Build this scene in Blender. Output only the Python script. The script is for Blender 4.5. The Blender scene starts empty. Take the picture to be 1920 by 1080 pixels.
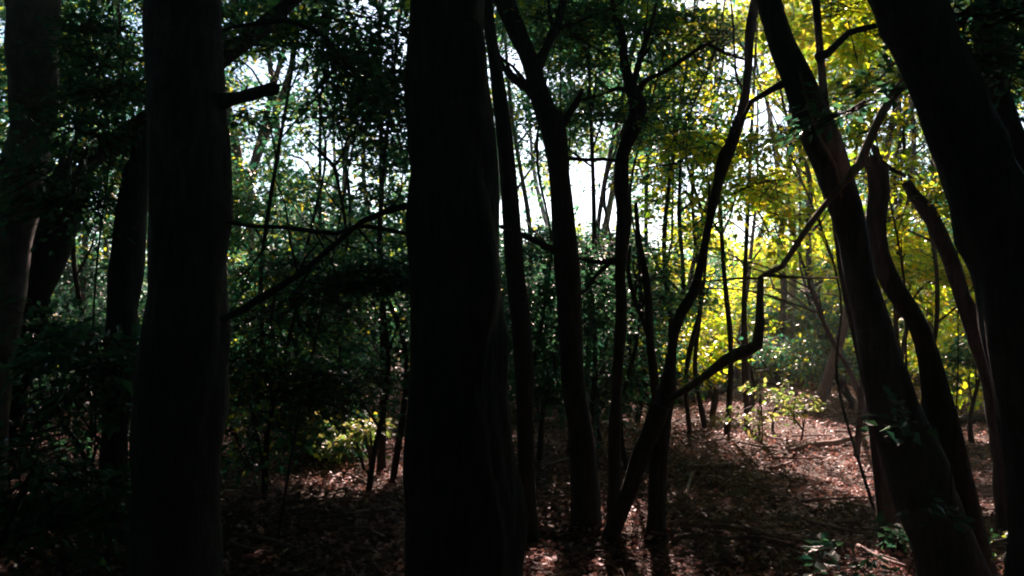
import bpy, math
import numpy as np
from math import radians, sin, cos, tan, pi
from mathutils import Vector

# ------------------------------------------------------------------ camera
scene = bpy.context.scene
col = scene.collection
PITCH = math.atan(60 / 1600)
CAM = np.array([0.0, 0.0, 1.6])
FWD = np.array([0, cos(PITCH), sin(PITCH)])
UPV = np.array([0, -sin(PITCH), cos(PITCH)])
cd = bpy.data.cameras.new('camera')
cam = bpy.data.objects.new('camera', cd)
col.objects.link(cam)
cam.location = CAM
cam.rotation_euler = (radians(90) + PITCH, 0, 0)
cd.sensor_width = 36
cd.lens = 30
cd.clip_end = 2000
scene.camera = cam

# ------------------------------------------------------------------ light
SUN_EL, SUN_AZ = radians(34), radians(8)      # azimuth measured from +Y towards +X
SUND = np.array([sin(SUN_AZ) * cos(SUN_EL), cos(SUN_AZ) * cos(SUN_EL), sin(SUN_EL)])
world = bpy.data.worlds.new("World")
scene.world = world
world.use_nodes = True
wn = world.node_tree
for n in list(wn.nodes):
    wn.nodes.remove(n)
sky = wn.nodes.new('ShaderNodeTexSky')
sky.sky_type = 'NISHITA'
sky.sun_disc = False
sky.sun_elevation = SUN_EL
sky.sun_rotation = SUN_AZ
sky.air_density = 1.0
sky.dust_density = 0.6
sky.ozone_density = 3.0
bg = wn.nodes.new('ShaderNodeBackground')
bg.inputs['Strength'].default_value = 0.085
out = wn.nodes.new('ShaderNodeOutputWorld')
wn.links.new(sky.outputs[0], bg.inputs[0])
wn.links.new(bg.outputs[0], out.inputs[0])
sl = bpy.data.lights.new('sun', 'SUN')
sl.energy = 5.0
sl.angle = radians(0.5)
sl.color = (1.0, 0.72, 0.63)
so = bpy.data.objects.new('sun', sl)
col.objects.link(so)
so.rotation_euler = Vector(SUND).to_track_quat('Z', 'Y').to_euler()
so.location = (0, 0, 30)
scene.view_settings.view_transform = 'Standard'
scene.view_settings.look = 'None'
scene.view_settings.exposure = 1.9
scene.view_settings.gamma = 1
scene.view_settings.use_curve_mapping = False
scene.render.engine = 'CYCLES'
cy = scene.cycles
cy.use_denoising = True
cy.filter_width = 2.0
cy.max_bounces = 8
cy.diffuse_bounces = 4
cy.glossy_bounces = 2
cy.transmission_bounces = 5
cy.transparent_max_bounces = 8
cy.caustics_reflective = False
cy.caustics_refractive = False
cy.sample_clamp_indirect = 6

# ------------------------------------------------------------------ helpers
rng = np.random.default_rng(7)


def P(px, py, d):
    """point seen at photograph pixel (px, py) at forward distance d"""
    return CAM + d * (FWD + (px - 960) / 1600 * np.array([1.0, 0, 0]) + (540 - py) / 1600 * UPV)


def proj(p):
    v = p - CAM
    f = v @ FWD
    fs = np.where(f > 0.1, f, 0.1)
    return 960 + 1600 * v[:, 0] / fs, 540 - 1600 * (v @ UPV) / fs, f


_fr = np.random.default_rng(3)
_K = _fr.normal(size=(14, 3)); _K /= np.linalg.norm(_K, axis=1)[:, None]
_F = _fr.uniform(.6, 2.2, 14); _PH = _fr.uniform(0, 6.28, 14)


def noise3(p, s=1.0):
    """smooth noise about -1..1"""
    a = (p @ (_K * _F[:, None]).T) * s + _PH
    a = a + .8 * np.sin((p @ (_K[::-1] * _F[:, None]).T) * s * .7 + _PH[::-1])
    return np.sin(a).sum(1) / 4.0


def gz(x, y):
    x = np.asarray(x, float); y = np.asarray(y, float)
    r = .06 * np.sin(x * .9 + 1) * np.cos(y * .7) + .03 * np.sin(x * 2.3 + y * 1.7) + .10 * np.sin(x * .21 + y * .13 + 2)
    return r + .05 * np.exp(-((x - 1.8) ** 2 + (y - 11) ** 2) / 3) - .02


def mesh_np(name, v, faces_list, mats, smooth=False, mat_idx=None):
    """faces_list: list of int arrays (n,k)"""
    me = bpy.data.meshes.new(name)
    v = np.ascontiguousarray(v, dtype=np.float32)
    loops = np.concatenate([f.ravel() for f in faces_list]).astype(np.int32)
    tot = np.concatenate([np.full(len(f), f.shape[1]) for f in faces_list]).astype(np.int32)
    start = np.concatenate([[0], np.cumsum(tot)[:-1]]).astype(np.int32)
    me.vertices.add(len(v)); me.vertices.foreach_set('co', v.ravel())
    me.loops.add(len(loops)); me.loops.foreach_set('vertex_index', loops)
    me.polygons.add(len(tot)); me.polygons.foreach_set('loop_start', start)
    me.polygons.foreach_set('loop_total', tot)
    for m in mats:
        me.materials.append(m)
    if mat_idx is not None:
        me.polygons.foreach_set('material_index', np.asarray(mat_idx, np.int32))
    me.polygons.foreach_set('use_smooth', np.full(len(tot), smooth))
    me.update(calc_edges=True)
    me.validate()
    return me


def link(name, me, parent=None, loc=None):
    o = bpy.data.objects.new(name, me)
    col.objects.link(o)
    if parent is not None:
        o.parent = parent
    if loc is not None:
        o.location = loc
    return o


def tag(o, label=None, cat=None, group=None, kind=None):
    for k, v in (('label', label), ('category', cat), ('group', group), ('kind', kind)):
        if v:
            o[k] = v
    return o


def root(name, loc, label, cat, group=None):
    o = bpy.data.objects.new(name, None)
    o.empty_display_size = .3
    col.objects.link(o)
    o.location = loc
    return tag(o, label, cat, group)


def catmull(pts, step):
    pts = np.asarray(pts, float)
    if len(pts) < 2:
        return pts
    q = np.vstack([2 * pts[0] - pts[1], pts, 2 * pts[-1] - pts[-2]])
    res = []
    for i in range(1, len(q) - 2):
        n = max(1, int(np.linalg.norm(q[i + 1][:3] - q[i][:3]) / step))
        t = (np.arange(n) / n)[:, None]
        a, b, c, d = q[i - 1], q[i], q[i + 1], q[i + 2]
        res.append(.5 * (2 * b + (c - a) * t + (2 * a - 5 * b + 4 * c - d) * t ** 2 + (3 * b - a - 3 * c + d) * t ** 3))
    res.append(pts[-1:])
    return np.vstack(res)


def tube(pts4, sides=8, step=.1, rough=.06, seed=0, ridge=0, tip=True, rs=6):
    """tapered bent tube. pts4 rows x,y,z,radius -> verts, [quads, tris]"""
    c = catmull(pts4, step)
    c[:, 3] = np.maximum(c[:, 3], .0015)
    p, r = c[:, :3], c[:, 3]
    n = len(p)
    T = np.gradient(p, axis=0) if n > 1 else np.array([[0, 0, 1.]])
    T /= np.linalg.norm(T, axis=1)[:, None] + 1e-9
    ref = np.array([0, 1.0, 0]) if abs(T[:, 2]).mean() > .5 else np.array([0, 0, 1.0])
    A = np.cross(T, ref); A /= np.linalg.norm(A, axis=1)[:, None] + 1e-9
    B = np.cross(T, A)
    th = np.arange(sides) / sides * 2 * pi
    ring = A[:, None] * np.cos(th)[None, :, None] + B[:, None] * np.sin(th)[None, :, None]
    base = p[:, None] + ring * r[:, None, None]
    f = noise3(base.reshape(-1, 3) + seed * 7.3, rs).reshape(n, sides) * rough
    f += noise3(p + seed * 3.1, rs * .5)[:, None] * rough * .8
    if ridge:
        q = base.reshape(-1, 3) * np.array([1, 1, .22]) + seed
        f += (np.abs(noise3(q, 26)).reshape(n, sides) - .4) * ridge
    v = p[:, None] + ring * (r[:, None] * (1 + f))[:, :, None]
    v = v.reshape(-1, 3)
    i = np.arange(n - 1)[:, None] * sides
    j = np.arange(sides)[None]
    jn = (j + 1) % sides
    quads = np.stack([i + j, i + jn, i + sides + jn, i + sides + j], -1).reshape(-1, 4)
    v = np.vstack([v, p[0] , p[-1] + T[-1] * r[-1] * .6])
    a, b = n * sides, n * sides + 1
    k = np.arange(sides); kn = (k + 1) % sides
    t1 = np.stack([np.full(sides, a), kn, k], -1)
    o = (n - 1) * sides
    t2 = np.stack([np.full(sides, b), o + k, o + kn], -1)
    return v, quads, np.vstack([t1, t2])


def tube_obj(name, pts4, mat, parent=None, origin=(0, 0, 0), **kw):
    v, q, t = tube(np.asarray(pts4, float), **kw)
    me = mesh_np(name, v - np.asarray(origin), [q, t], [mat], smooth=True)
    return link(name, me, parent)


def pxpath(pts, d):
    """(px, py, width_px[, depth]) -> x,y,z,r"""
    res = []
    for q in pts:
        dd = q[3] if len(q) > 3 else d
        w = P(q[0], q[1], dd)
        res.append([*w, q[2] / 1600 * dd / 2])
    return np.array(res)


# ------------------------------------------------------------------ materials
def nodes(name):
    m = bpy.data.materials.new(name)
    m.use_nodes = True
    nt = m.node_tree
    for n in list(nt.nodes):
        nt.nodes.remove(n)
    o = nt.nodes.new('ShaderNodeOutputMaterial')
    return m, nt, o


def ramp(nt, fac, stops):
    r = nt.nodes.new('ShaderNodeValToRGB')
    e = r.color_ramp.elements
    while len(e) < len(stops):
        e.new(.5)
    for k, (pos, c) in enumerate(stops):
        e[k].position = pos
        e[k].color = (*c, 1)
    nt.links.new(fac, r.inputs[0])
    return r.outputs[0]


def leaf_mat(name, dif, tra, gloss=.4):
    m, nt, o = nodes(name)
    rough = .42 if gloss > .2 else .5
    geo = nt.nodes.new('ShaderNodeNewGeometry')
    d = ramp(nt, geo.outputs['Random Per Island'], dif)
    t = ramp(nt, geo.outputs['Random Per Island'], tra)
    pb = nt.nodes.new('ShaderNodeBsdfPrincipled')
    pb.inputs['Roughness'].default_value = rough
    pb.inputs['Specular IOR Level'].default_value = gloss
    nt.links.new(d, pb.inputs['Base Color'])
    tb = nt.nodes.new('ShaderNodeBsdfTranslucent')
    nt.links.new(t, tb.inputs['Color'])
    ad = nt.nodes.new('ShaderNodeAddShader')
    nt.links.new(pb.outputs[0], ad.inputs[0])
    nt.links.new(tb.outputs[0], ad.inputs[1])
    nt.links.new(ad.outputs[0], o.inputs[0])
    return m


LEAF = leaf_mat('green_leaf',  # teal of cool shade mixed into the greens of the leaf colour
                [(0, (.022, .075, .050)), (.5, (.032, .090, .050)), (1, (.055, .110, .035))],
                [(0, (.015, .10, .065)), (.5, (.035, .15, .07)), (.8, (.10, .24, .06)), (.93, (.34, .42, .03)), (1, (.52, .42, .03))])
LEAF_SUN = leaf_mat('sunlit_yellow_leaf',  # yellow glow of backlit sun put into the leaf colour, beyond real yellowing
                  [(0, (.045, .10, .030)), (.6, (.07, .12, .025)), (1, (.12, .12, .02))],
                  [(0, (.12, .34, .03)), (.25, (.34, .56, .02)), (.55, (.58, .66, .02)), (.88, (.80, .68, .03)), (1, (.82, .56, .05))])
LEAF_SHADE = leaf_mat('shaded_leaf',  # dark teal of shaded foliage put into the leaf colour
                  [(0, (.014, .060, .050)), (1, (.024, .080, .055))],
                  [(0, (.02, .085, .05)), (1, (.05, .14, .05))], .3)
LEAF_P = leaf_mat('pale_leaf', [(0, (.05, .09, .04)), (.8, (.08, .11, .04)), (1, (.22, .15, .12))], [(0, (.10, .22, .04)), (.5, (.20, .28, .05)), (1, (.42, .34, .12))])  # paler than the green leaf, a few leaves pinkish
LITTER = leaf_mat('dead_leaf',  # dead browns, plus pale pink stops standing in for sunlit highlights
                  [(0, (.05, .030, .028)), (.5, (.15, .083, .082)), (.8, (.46, .26, .26)), (1, (.68, .47, .48))],
                  [(0, (.04, .018, .012)), (1, (.18, .10, .08))], .16)


def bark_mat(name, c1, c2, c3, scale=(9, 9, 1.6), bump=.6, ringy=0):
    m, nt, o = nodes(name)
    tc = nt.nodes.new('ShaderNodeTexCoord')
    mp = nt.nodes.new('ShaderNodeMapping'); mp.inputs['Scale'].default_value = scale
    nt.links.new(tc.outputs['Object'], mp.inputs[0])
    n1 = nt.nodes.new('ShaderNodeTexNoise'); n1.inputs['Scale'].default_value = 4; n1.inputs['Detail'].default_value = 8
    n1.inputs['Roughness'].default_value = .65
    nt.links.new(mp.outputs[0], n1.inputs[0])
    n2 = nt.nodes.new('ShaderNodeTexNoise'); n2.inputs['Scale'].default_value = 2.2; n2.inputs['Detail'].default_value = 4
    nt.links.new(tc.outputs['Object'], n2.inputs[0])
    mx = nt.nodes.new('ShaderNodeMath'); mx.operation = 'MULTIPLY_ADD'
    nt.links.new(n1.outputs[0], mx.inputs[0]); mx.inputs[1].default_value = .6
    m2 = nt.nodes.new('ShaderNodeMath'); m2.operation = 'MULTIPLY'; m2.inputs[1].default_value = .4
    nt.links.new(n2.outputs[0], m2.inputs[0]); nt.links.new(m2.outputs[0], mx.inputs[2])
    c = ramp(nt, mx.outputs[0], [(.33, c1), (.48, c2), (.62, c3)])
    pb = nt.nodes.new('ShaderNodeBsdfPrincipled')
    pb.inputs['Roughness'].default_value = .75
    pb.inputs['Specular IOR Level'].default_value = .35
    nt.links.new(c, pb.inputs['Base Color'])
    bp = nt.nodes.new('ShaderNodeBump'); bp.inputs['Strength'].default_value = bump; bp.inputs['Distance'].default_value = .03
    h = n1.outputs[0]
    if ringy:
        mp2 = nt.nodes.new('ShaderNodeMapping'); mp2.inputs['Scale'].default_value = (1.5, 1.5, 22)
        nt.links.new(tc.outputs['Object'], mp2.inputs[0])
        n3 = nt.nodes.new('ShaderNodeTexNoise'); n3.inputs['Scale'].default_value = 1.5
        nt.links.new(mp2.outputs[0], n3.inputs[0])
        a = nt.nodes.new('ShaderNodeMath'); a.operation = 'MULTIPLY_ADD'
        nt.links.new(n3.outputs[0], a.inputs[0]); a.inputs[1].default_value = ringy
        nt.links.new(n1.outputs[0], a.inputs[2])
        h = a.outputs[0]
    nt.links.new(h, bp.inputs['Height'])
    nt.links.new(bp.outputs[0], pb.inputs['Normal'])
    nt.links.new(pb.outputs[0], o.inputs[0])
    return m


BARK = bark_mat('smooth_grey_bark', (.028, .033, .035), (.052, .056, .058), (.11, .11, .11), ringy=.8, bump=.5)
BARK_D = bark_mat('dark_furrowed_bark', (.022, .025, .026), (.042, .043, .043), (.10, .09, .085))
BARK_M = bark_mat('mottled_pale_bark', (.07, .065, .06), (.17, .145, .13), (.30, .25, .225), scale=(3, 3, 2))
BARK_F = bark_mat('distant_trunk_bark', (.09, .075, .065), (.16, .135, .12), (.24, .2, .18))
DEAD = bark_mat('bare_dead_wood', (.10, .065, .06), (.24, .16, .145), (.42, .31, .29), bump=.4)


def soil_mat():
    m, nt, o = nodes('leaf_mould_soil')
    tc = nt.nodes.new('ShaderNodeTexCoord')
    n1 = nt.nodes.new('ShaderNodeTexNoise'); n1.inputs['Scale'].default_value = 14; n1.inputs['Detail'].default_value = 10
    n1.inputs['Roughness'].default_value = .7
    nt.links.new(tc.outputs['Object'], n1.inputs[0])
    c = ramp(nt, n1.outputs[0], [(.35, (.03, .018, .012)), (.5, (.07, .042, .028)), (.7, (.15, .09, .06))])
    pb = nt.nodes.new('ShaderNodeBsdfPrincipled'); pb.inputs['Roughness'].default_value = .9
    nt.links.new(c, pb.inputs['Base Color'])
    bp = nt.nodes.new('ShaderNodeBump'); bp.inputs['Strength'].default_value = .8; bp.inputs['Distance'].default_value = .04
    nt.links.new(n1.outputs[0], bp.inputs['Height']); nt.links.new(bp.outputs[0], pb.inputs['Normal'])
    nt.links.new(pb.outputs[0], o.inputs[0])
    return m


SOIL = soil_mat()

# ------------------------------------------------------------------ openings in the foliage
# gaps of bright sky between the crowns (px, py, radius, strength)
GAPS = [(540, 140, 50, .8), (600, 290, 60, .9), (570, 270, 32, .7), (650, 335, 50, .7), (705, 395, 26, .8), (680, 8, 42, .9), (455, 130, 32, .6),
        (250, 30, 40, .7), (5, 60, 40, .8), (745, 90, 30, .5), (610, 390, 30, .6), (700, 250, 40, .4),
        (955, 130, 30, .9), (925, 30, 20, .8), (1000, 270, 38, .5), (965, 385, 55, .7), (1112, 370, 52, 1.4),
        (1125, 395, 45, 1.4), (1095, 320, 45, .9), (1180, 60, 35, .5), (1150, 250, 30, .6), (1240, 420, 50, .85), (1285, 340, 40, .5),
        (1400, 425, 42, .9), (1345, 120, 25, .3), (1400, 90, 30, .4), (1445, 110, 25, .6), (1445, 215, 25, .6),
        (1300, 200, 45, .4), (1660, 185, 22, .6), (1705, 190, 16, .6), (1300, 60, 40, .5), (1040, 400, 45, .5), (1210, 330, 40, .6),
        (480, 330, 40, .3), (500, 30, 40, .3)]
# places the low sun reaches: centre, radius, share of leaves missing on the way
SHAFTS = []


def ground_px(px, py):
    d = 10.0
    for _ in range(12):
        w = P(px, py, d)
        h = gz(w[0], w[1])
        d *= (1.6 - h) / (1.6 - w[2])
    return P(px, py, d)


for px, py, r, s in [(1380, 775, .85, .99), (1450, 795, 1.0, .99), (1530, 815, .95, .99), (1600, 845, .75, .99), (1650, 895, .5, .99), (1700, 945, .45, .99), (1400, 825, .5, .97), (1480, 865, .55, .97), (1570, 900, .5, .97), (1620, 935, .35, .9), (1850, 955, .35, .95), (725, 838, .3, .95), (1170, 970, .2, .9)]:
    SHAFTS.append((ground_px(px, py), r * 1.0, s, 2.0, .8))
for px, py, d, r, s in [(1330, 330, 12, 1.9, .95), (1430, 270, 12, 1.8, .95), (1200, 330, 12, 1.0, .85), (1370, 110, 19, 2.0, .9), (1380, 420, 21, 2.2, .9), (1250, 230, 17, 1.4, .85), (1600, 100, 11, 1.7, .9),
                        (1700, 340, 10, 1.3, .93), (1600, 480, 10, 1.0, .9), (1800, 450, 12, 1.5, .8), (1180, 250, 12, 1.2, .8),
                        (1330, 640, 15, 1.0, .85), (1420, 600, 16, 1.0, .8), (1500, 560, 17, 1.6, .85), (1450, 730, 12, .8, .97),
                        (1600, 620, 17, 1.5, .8), (1900, 200, 9, .9, .85),
                        (1500, 220, 4.6, .4, .97), (1560, 380, 4.6, .4, .97), (1600, 540, 4.6, .35, .97), (1650, 220, 4.3, .4, .97), (1530, 400, 4.3, .3, .97),
                        (1440, 80, 4.6, .25, .9), (690, 800, 9.3, .6, .99), (140, 520, 13, .6, .9), (240, 320, 7, .25, .95),
                        (440, 500, 14, .3, .9), (540, 160, 15, 1.0, .8), (600, 340, 17, 1.2, .75), (470, 220, 16, 1.2, .7),
                        (1860, 640, 3.6, .2, .9), (1800, 640, 14, .7, .9), (1050, 60, 12, .8, .8), (250, 40, 12, .8, .8),
                        (720, 680, 12, .3, .9), (440, 620, 12, .3, .9), (100, 500, 12, .5, .8)]:
    SHAFTS.append((P(px, py, d), r, s, .3, -1))
SH_ON = [True]


def keep(p, r, amt=1.0, shafts=True):
    """which leaves stay once the gaps are left open"""
    px, py, f = proj(p)
    g = np.zeros(len(p))
    nz = noise3(p * np.array([1.0, .35, 1.0]), 2.2)
    for a, b, rad, s in GAPS:
        q = 1.0 * np.exp(-(((px - a) / rad) ** 2 + ((py - b) / rad) ** 2) * .9)
        g = np.maximum(g, s * q * (.8 if a < 760 else 1.0))
    g = np.where(f > 5.5, g * amt * (1 + .5 * nz), 0)
    k = r > g
    if shafts and SH_ON[0]:
        r2 = rng.random(len(p))
        for c, rad, s, tmin, zmin in SHAFTS:
            if SH_ON[0] == 'ground' and zmin < 0:
                continue
            v = p - c
            t = v @ SUND
            perp = np.linalg.norm(v - t[:, None] * SUND, axis=1)
            rr = rad * (1 + .35 * nz)
            k &= ~((t > tmin) & (p[:, 2] > zmin) & (perp < rr) & (r2 < s))
    return k


# ------------------------------------------------------------------ foliage
def unit(a):
    return a / (np.linalg.norm(a, axis=-1, keepdims=True) + 1e-9)


def leaves_from_sprays(org, dirv, L, n, leaf, rg, flat=.35, droop=.25, carve=True, amt=1.0):
    S = len(org)
    up = unit(np.array([0, 0, 1.0]) + rg.normal(size=(S, 3)) * flat)
    side = unit(np.cross(dirv, up))
    t = (np.arange(n) + .5) / n
    pos = org[:, None] + dirv[:, None] * (L[:, None] * t)[:, :, None]
    pos[:, :, 2] -= droop * L[:, None] * t ** 2
    sg = np.where(np.arange(n) % 2 == 0, 1.0, -1.0)
    # side twigs: leaves step outward from the main twig, making a flat spray
    out_ = rg.uniform(0, .55, (S, n)) * L[:, None] * (1 - .5 * t)
    pos += side[:, None] * (sg * out_)[:, :, None] + dirv[:, None] * (out_ * .5)[:, :, None]
    pos += rg.normal(size=pos.shape) * leaf * .25
    ld = unit(dirv[:, None] * .6 + side[:, None] * sg[None, :, None] * .8 + rg.normal(size=pos.shape) * .35 - np.array([0, 0, .2]))
    nr = unit(up[:, None] + rg.normal(size=pos.shape) * .42)
    pos = pos.reshape(-1, 3); ld = ld.reshape(-1, 3); nr = nr.reshape(-1, 3)
    if carve:
        k = keep(pos, rg.random(len(pos)), amt)
        pos, ld, nr = pos[k], ld[k], nr[k]
    sv = unit(np.cross(nr, ld))
    ls = leaf * rg.uniform(.65, 1.25, len(pos))[:, None]
    w = ls * rg.uniform(.24, .34, (len(pos), 1))
    v = np.stack([pos, pos + ld * ls * .42 + sv * w + nr * ls * .06, pos + ld * ls - nr * ls * .10, pos + ld * ls * .42 - sv * w + nr * ls * .06], 1)
    return v.reshape(-1, 3)


def twig_prisms(a, b, r):
    """thin three-sided twigs from a to b"""
    d = unit(b - a)
    s1 = unit(np.cross(d, np.array([.3, .9, .3])))
    s2 = unit(np.cross(d, s1))
    vs = []
    for q, rr in ((a, r), (b, r * .4)):
        for k in range(3):
            th = k * 2.094
            vs.append(q + s1 * cos(th) * rr + s2 * sin(th) * rr)
    v = np.stack(vs, 1).reshape(-1, 3)
    n = len(a)
    base = (np.arange(n) * 6)[:, None, None]
    f = np.array([[0, 1, 4, 3], [1, 2, 5, 4], [2, 0, 3, 5]])[None]
    return v, (base + f).reshape(-1, 4)


def blob_sprays(c, rad, n, rg, clumps=None, clump_r=.35, layer=.35):
    """spray origins grouped in flat layered clumps inside an ellipsoid"""
    c = np.asarray(c, float); rad = np.asarray(rad, float)
    K = clumps or max(4, n // 14)
    q = unit(rg.normal(size=(K, 3))) * (rg.random((K, 1)) ** .42)
    cc = c + q * rad
    idx = rg.integers(0, K, n)
    cr = clump_r * rad.min()
    o = cc[idx] + rg.normal(size=(n, 3)) * np.array([cr, cr, cr * layer])
    away = o - c
    away[:, 2] *= .3
    d = unit(unit(away) + rg.normal(size=(n, 3)) * np.array([.7, .7, .22]))
    return o, d


def crown_mesh(name, blobs, leaf, n_leaf, L, rg, mat, bark, origin, twigs=True, flat=.35, droop=.25, carve=True, amt=1.0, clump_r=.35, layer=.35, clumps=None):
    O, D = [], []
    for c, rad, n in blobs:
        o, d = blob_sprays(c, rad, n, rg, clump_r=clump_r, layer=layer, clumps=clumps)
        O.append(o); D.append(d)
    O = np.vstack(O); D = np.vstack(D)
    Ls = L * rg.uniform(.6, 1.3, len(O))
    if carve:
        k = keep(O + D * Ls[:, None] * .5, rg.random(len(O)), amt)
        O, D, Ls = O[k], D[k], Ls[k]
    O[:, 2] = np.maximum(O[:, 2], gz(O[:, 0], O[:, 1]) + .08)
    v = leaves_from_sprays(O, D, Ls, n_leaf, leaf, rg, flat, droop, carve, amt)
    if not len(v):
        v = np.zeros((4, 3)) + np.asarray(origin) + np.array([[0, 0, 0], [.05, 0, 0], [.05, 0, .05], [0, 0, .05]])
        print('EMPTY CROWN', name, origin)
    nl = len(v) // 4
    faces = [np.arange(nl * 4).reshape(-1, 4)]
    mi = [np.zeros(nl, int)]
    if twigs and len(O):
        e = O + D * Ls[:, None]
        e[:, 2] -= droop * Ls
        s = O - D * Ls[:, None] * .25
        tv, tf = twig_prisms(s, e, .004 + L * .006)
        faces.append(tf + len(v)); mi.append(np.ones(len(tf), int))
        v = np.vstack([v, tv])
    return mesh_np(name, v - np.asarray(origin), faces, [mat, bark], mat_idx=np.concatenate(mi))


# ------------------------------------------------------------------ the setting: ground
def axis(lo, hi, fine_lo, fine_hi, fine, grow=1.25):
    a = list(np.arange(fine_lo, fine_hi + 1e-6, fine))
    s = fine
    while a[-1] < hi:
        s *= grow; a.append(a[-1] + s)
    s = fine
    while a[0] > lo:
        s *= grow; a.insert(0, a[0] - s)
    return np.array(a)


gx, gy = axis(-600, 600, -12, 14, .14), axis(-500, 900, 2, 22, .14)
X, Y = np.meshgrid(gx, gy)
Z = gz(X, Y)
pp = np.stack([X, Y, np.zeros_like(X)], -1).reshape(-1, 3)
Z = Z + (noise3(pp, 3.0) * .018 + noise3(pp, 9.0) * .012).reshape(Z.shape) * (np.hypot(X, Y) < 40)
nx = len(gx); ny = len(gy)
ii = (np.arange(ny - 1)[:, None] * nx + np.arange(nx - 1)[None]).ravel()
gf = np.stack([ii, ii + 1, ii + nx + 1, ii + nx], -1)
g = link('ground', mesh_np('ground', np.stack([X, Y, Z], -1).reshape(-1, 3), [gf], [SOIL], smooth=True))
tag(g, kind='structure')


def litter(n, x0, x1, y0, y1, size, seed, power=1.0):
    rg = np.random.default_rng(seed)
    y = y0 + (y1 - y0) * rg.random(n) ** power
    x = rg.uniform(-1, 1, n) * (.68 * y + 1.0)
    p = np.stack([x, y, np.zeros(n)], -1)
    p[:, 2] = gz(x, y) + .012 + np.abs(noise3(p, 3)) * .03 + rg.random(n) * .035
    az = rg.uniform(0, 2 * pi, n)
    ld = unit(np.stack([np.cos(az), np.sin(az), rg.normal(size=n) * .35], -1))
    nr = unit(np.array([0, 0, 1.0]) + rg.normal(size=(n, 3)) * .55)
    sv = unit(np.cross(nr, ld)); nr = np.cross(ld, sv)
    ls = size * rg.uniform(.5, 1.3, (n, 1)); w = ls * rg.uniform(.2, .38, (n, 1))
    curl = ls * rg.uniform(-.05, .3, (n, 1))
    v = np.stack([p, p + ld * ls * .45 + sv * w + nr * curl, p + ld * ls + nr * curl * rg.uniform(-.5, .8, (n, 1)), p + ld * ls * .5 - sv * w + nr * curl], 1).reshape(-1, 3)
    return v


v = np.vstack([litter(120000, 0, 0, 2.2, 20, .055, 11, 1.3), litter(20000, 0, 0, 18, 40, .11, 12, 1.2)])
o = link('leaf_litter', mesh_np('leaf_litter', v, [np.arange(len(v)).reshape(-1, 4)], [LITTER]))
tag(o, 'brown dead leaves covering the forest floor', 'leaf litter', kind='stuff')

# small twigs mixed with the litter: nobody could count them
tv, tq, tt, off = [], [], [], 0
rg = np.random.default_rng(21)
for k in range(4200):
    y = 2.6 + 15 * rg.random() ** 1.4
    x = rg.uniform(-1, 1) * (.66 * y + .5)
    a = rg.normal(0, .9) + (0 if rg.random() < .6 else pi / 2)
    ln = rg.uniform(.12, .7); r = rg.uniform(.002, .007)
    m = 4
    pts = []
    b = rg.normal(0, .12)
    for i in range(m):
        t = i / (m - 1)
        xx, yy = x + cos(a + b * t * 2) * ln * t, y + sin(a + b * t * 2) * ln * t
        pts.append([xx, yy, float(gz(xx, yy)) + .035 + rg.random() * .04, r * (1 - .6 * t)])
    v_, q_, t_ = tube(np.array(pts), sides=4, step=.5, rough=.02)
    tv.append(v_); tq.append(q_ + off); tt.append(t_ + off); off += len(v_)
o = link('twig_litter', mesh_np('twig_litter', np.vstack(tv), [np.vstack(tq), np.vstack(tt)], [DEAD], smooth=True))
tag(o, 'thin broken twigs strewn through the dead leaves', 'twigs', kind='stuff')

# ------------------------------------------------------------------ shade canopy of the surrounding wood
rg = np.random.default_rng(5)
CAN = []
for k in range(3):
    CAN.append(crown_mesh('crown', [((0, 0, 0), (3.9, 3.9, 3.2), 900)], .20, 16, 1.0, rg, LEAF, BARK_D, (0, 0, 0), twigs=False, carve=False, clump_r=.3, flat=.5))
LOW = [crown_mesh('crown', [((0, 0, 2.6), (2.3, 2.3, 2.5), 600)], .14, 16, .7, rg, LEAF_SHADE, BARK_D, (0, 0, 0), twigs=False, carve=False, clump_r=.3, flat=.6) for k in range(2)]


def in_view(x, y, m=1.2):
    return y > 0 and abs(x) < .6 * y + m


# ------------------------------------------------------------------ near trees, traced at their real distances
def ground_end(path, d_extra=0):
    """continue the lower end of a path into the ground"""
    p0, p1 = path[-2], path[-1]
    d = p1[:3] - p0[:3]
    if d[2] > -1e-3:
        return path
    t = (p1[2] + .25) / -d[2]
    e = p1 + np.append(d * t * .7, 0)
    e[2] = -.25
    e[3] = p1[3] * 1.35
    return np.vstack([path, e]) if t > 0 else path


def top_end(path, ztop, rend=.4, curve=0.35):
    """continue the upper end above the frame to height ztop, straightening up"""
    p0, p1 = path[1], path[0]
    d = unit(p1[:3] - p0[:3])
    pts = [p1]
    p = p1[:3].copy()
    H = ztop - p[2]
    n = 4
    for k in range(1, n + 1):
        d = unit(d * (1 - curve) + np.array([0, 0, 1]) * curve)
        p = p + d * (H / n / max(d[2], .4))
        pts.append(np.append(p, p1[3] * (1 - (1 - rend) * k / n)))
    return np.vstack([np.array(pts[1:])[::-1], path])


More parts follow.
